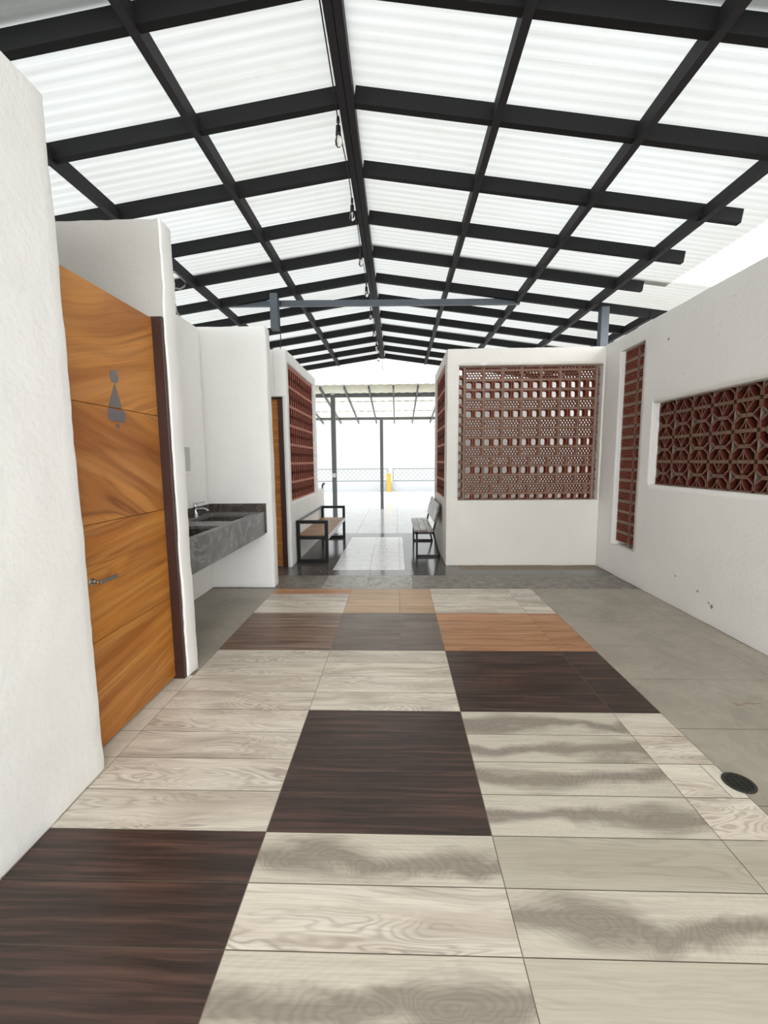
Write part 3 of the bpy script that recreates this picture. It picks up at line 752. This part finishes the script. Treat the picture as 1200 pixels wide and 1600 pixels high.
# ------------------------------------------------------------------ string lights
sl = empty('string_lights', (-.37, 3.2, 3.69), 'black string-light cord with clear bulbs hanging beside the ridge beam', 'string lights')
BY = [3.19, 4.10, 5.0, 5.9, 6.82, 7.72, 8.65, 9.55]
XC = -.385
pts = [(-.365, 1.0, 3.70), (-.365, 1.3, 3.705), (XC+.01, 2.2, 3.70)]
for i, y in enumerate(BY):
    pts += [(XC+.005, y-.2, 3.685), (XC, y, 3.675), (XC+.005, y+.2, 3.66)]
    if i < len(BY)-1: pts += [(XC+.012, y+.45, 3.685+(.0 if i % 2 else -.02))]
pts += [(-.33, 9.9, 3.70), (-.32, 10.06, 3.66), (-.32, 10.08, 3.52), (-.30, 10.09, 3.45)]
b = bmesh.new(); tube(b, pts, .004, 6); fin('cord', b, 'cord', sl)
for y in BY:
    b = bmesh.new(); lathe(b, [(.009, 3.705), (.011, 3.69), (.011, 3.668), (.005, 3.66), (.004, 3.65)], XC, y, 10)
    lathe(b, [(.006, 3.652), (.016, 3.646), (.0175, 3.608), (.019, 3.598), (.019, 3.590)], XC, y, 12)
    sk_ = fin('bulb_socket', b, 'cord', sl)
    b = bmesh.new(); lathe(b, [(.012, 3.592), (.014, 3.585), (.021, 3.570), (.0245, 3.552), (.0225, 3.534), (.013, 3.520), (.002, 3.516)], XC, y, 16)
    fin('bulb', b, 'glass', sk_)
    b = bmesh.new(); lathe(b, [(.003, 3.590), (.006, 3.575), (.003, 3.555), (.004, 3.54)], XC, y, 8); fin('filament_stem', b, 'white_plastic', sk_)

# ------------------------------------------------------------------ cables
b = bmesh.new(); tube(b, [(-2.25, 4.50, 3.27), (-2.26, 4.60, 3.335), (-2.27, 4.74, 3.34), (-2.27, 4.86, 3.33), (-2.26, 4.80, 3.27), (-2.24, 4.66, 3.19), (-2.2, 4.45, 3.12), (-2.10, 4.22, 2.98), (-2.08, 4.21, 2.88), (-2.09, 4.25, 2.83), (-2.10, 4.35, 2.80), (-2.10, 4.42, 2.80)], .008, 8)
tag(fin('conduit', b, 'cable_grey'), 'grey conduit looping from a roof purlin down to the alcove wall top', 'conduit')
b = bmesh.new(); tube(b, [(-1.49, 5.80, 3.45), (-1.505, 5.79, 3.2), (-1.50, 5.79, 3.0), (-1.50, 5.75, 2.812)], .006, 6)
tag(fin('hanging_wire', b, 'cord'), 'thin dark wire dropping from the short hanging post to the wall top', 'wire')

# ------------------------------------------------------------------ terrace: canopy, fence, bollard
cn = empty('terrace_canopy', (-.6, 11.5, 0), 'cream-roofed steel canopy with two grey posts on the bright terrace', 'canopy')
def bm1(name, mat, *a, **k):
    b = bmesh.new(); beam(b, *a, **k); return fin(name, b, mat, cn)
bm1('front_beam', 'steel_canopy', (-7, 10.3, 2.955), (5, 10.3, 2.905), .06, .10)
bm1('rear_beam', 'steel_canopy', (-7, 12.65, 2.63), (5, 12.65, 2.60), .06, .075)
b = bmesh.new(); beam(b, (-1.49, 10.3, 0), (-1.49, 10.3, 2.91), .10, .10, (0, 1, 0)); p1 = fin('post', b, 'steel_canopy', cn)
b = bmesh.new(); bbox(b, -1.535, -1.445, 10.24, 10.255, 1.02, 1.12, .003); fin('post_clip', b, 'rail_pale', p1)
b = bmesh.new(); bbox(b, -1.53, -1.45, 10.225, 10.27, 2.93, 3.03, .003); fin('post_cap', b, 'rail_pale', p1)
b = bmesh.new(); beam(b, (-.44, 12.65, 0), (-.44, 12.65, 2.60), .09, .09, (0, 1, 0)); fin('post', b, 'steel_canopy', cn)
for k in range(-8, 9):
    x = -.07+.537*k
    bm1('canopy_purlin', 'steel_canopy', (x, 9.66, 3.0), (x, 13.25, 2.55), .035, .07)
for yy, zz in ((11.0, 2.885), (12.0, 2.76)): bm1('cross_batten', 'steel_canopy', (-7, yy, zz), (5, yy, zz), .03, .03)
b = bmesh.new(); ny = 60; nx = 240; rws = []
for j in range(2):
    y = (9.62, 13.1)[j]
    rws.append([b.verts.new((-7+12*i/nx, y, 3.085-(y-9.35)*.1253+.006*math.sin(i*math.pi/2))) for i in range(nx+1)])
for i in range(nx): b.faces.new([rws[0][i], rws[0][i+1], rws[1][i+1], rws[1][i]])
fin('canopy_sheet', b, 'sheet_cream', cn, recalc=False)
wall('wall_parapet', (-15, 19.9, 0), (15, 20.1, .46), 'parapet', cell=.3)
def fence(x0, x1, label):
    r = empty('fence_panel', ((x0+x1)/2, 19.98, .46), label, 'fence')
    b = bmesh.new(); z0, z1 = .485, 1.04
    for a, c in (((x0, z0), (x1, z0)), ((x0, z1), (x1, z1)), ((x0, z0-.03), (x0, z1)), ((x1, z0-.03), (x1, z1))): beam(b, (a[0], 19.98, a[1]), (c[0], 19.98, c[1]), .03, .03, (0, 1, 0))
    fin('fence_frame', b, 'fence', r)
    b = bmesh.new(); h = z1-z0; x = x0-h
    while x < x1:
        for s in (1, -1):
            a, c = x, x+h; za, zb = (z0, z1) if s > 0 else (z1, z0)
            if a < x0: za += (x0-a)*s; a = x0
            if c > x1: zb -= (c-x1)*s; c = x1
            if c > a: beam(b, (a, 19.98, za), (c, 19.98, zb), .009, .009, (0, 1, 0))
        x += .20
    fin('fence_mesh', b, 'fence', r)
fence(-8.0, -.42, 'dark lattice fence panel on the parapet, left of the yellow bollard')
fence(-.18, 8.0, 'dark lattice fence panel on the parapet, right of the yellow bollard')
bo = empty('bollard', (-.37, 19.7, 0), 'yellow square bollard standing before the gap in the terrace fence', 'bollard')
b = bmesh.new(); bbox(b, -.465, -.275, 19.6, 19.79, 0, .80, .012); fin('bollard_body', b, 'yellow', bo)
b = bmesh.new(); bbox(b, -.475, -.265, 19.59, 19.80, .80, .825, .006); fin('bollard_cap', b, 'yellow', bo)
b = bmesh.new(); beam(b, (-1.43, 8.25, .88), (-1.43, 8.25, .96), .03, .03, (0, 1, 0)); beam(b, (-1.43, 8.25, .95), (-1.39, 8.25, .99), .04, .03, (0, 1, 0))
tag(fin('wall_bracket', b, 'steel_blue'), 'small dark metal bracket on the end of the low terrace wall', 'bracket')
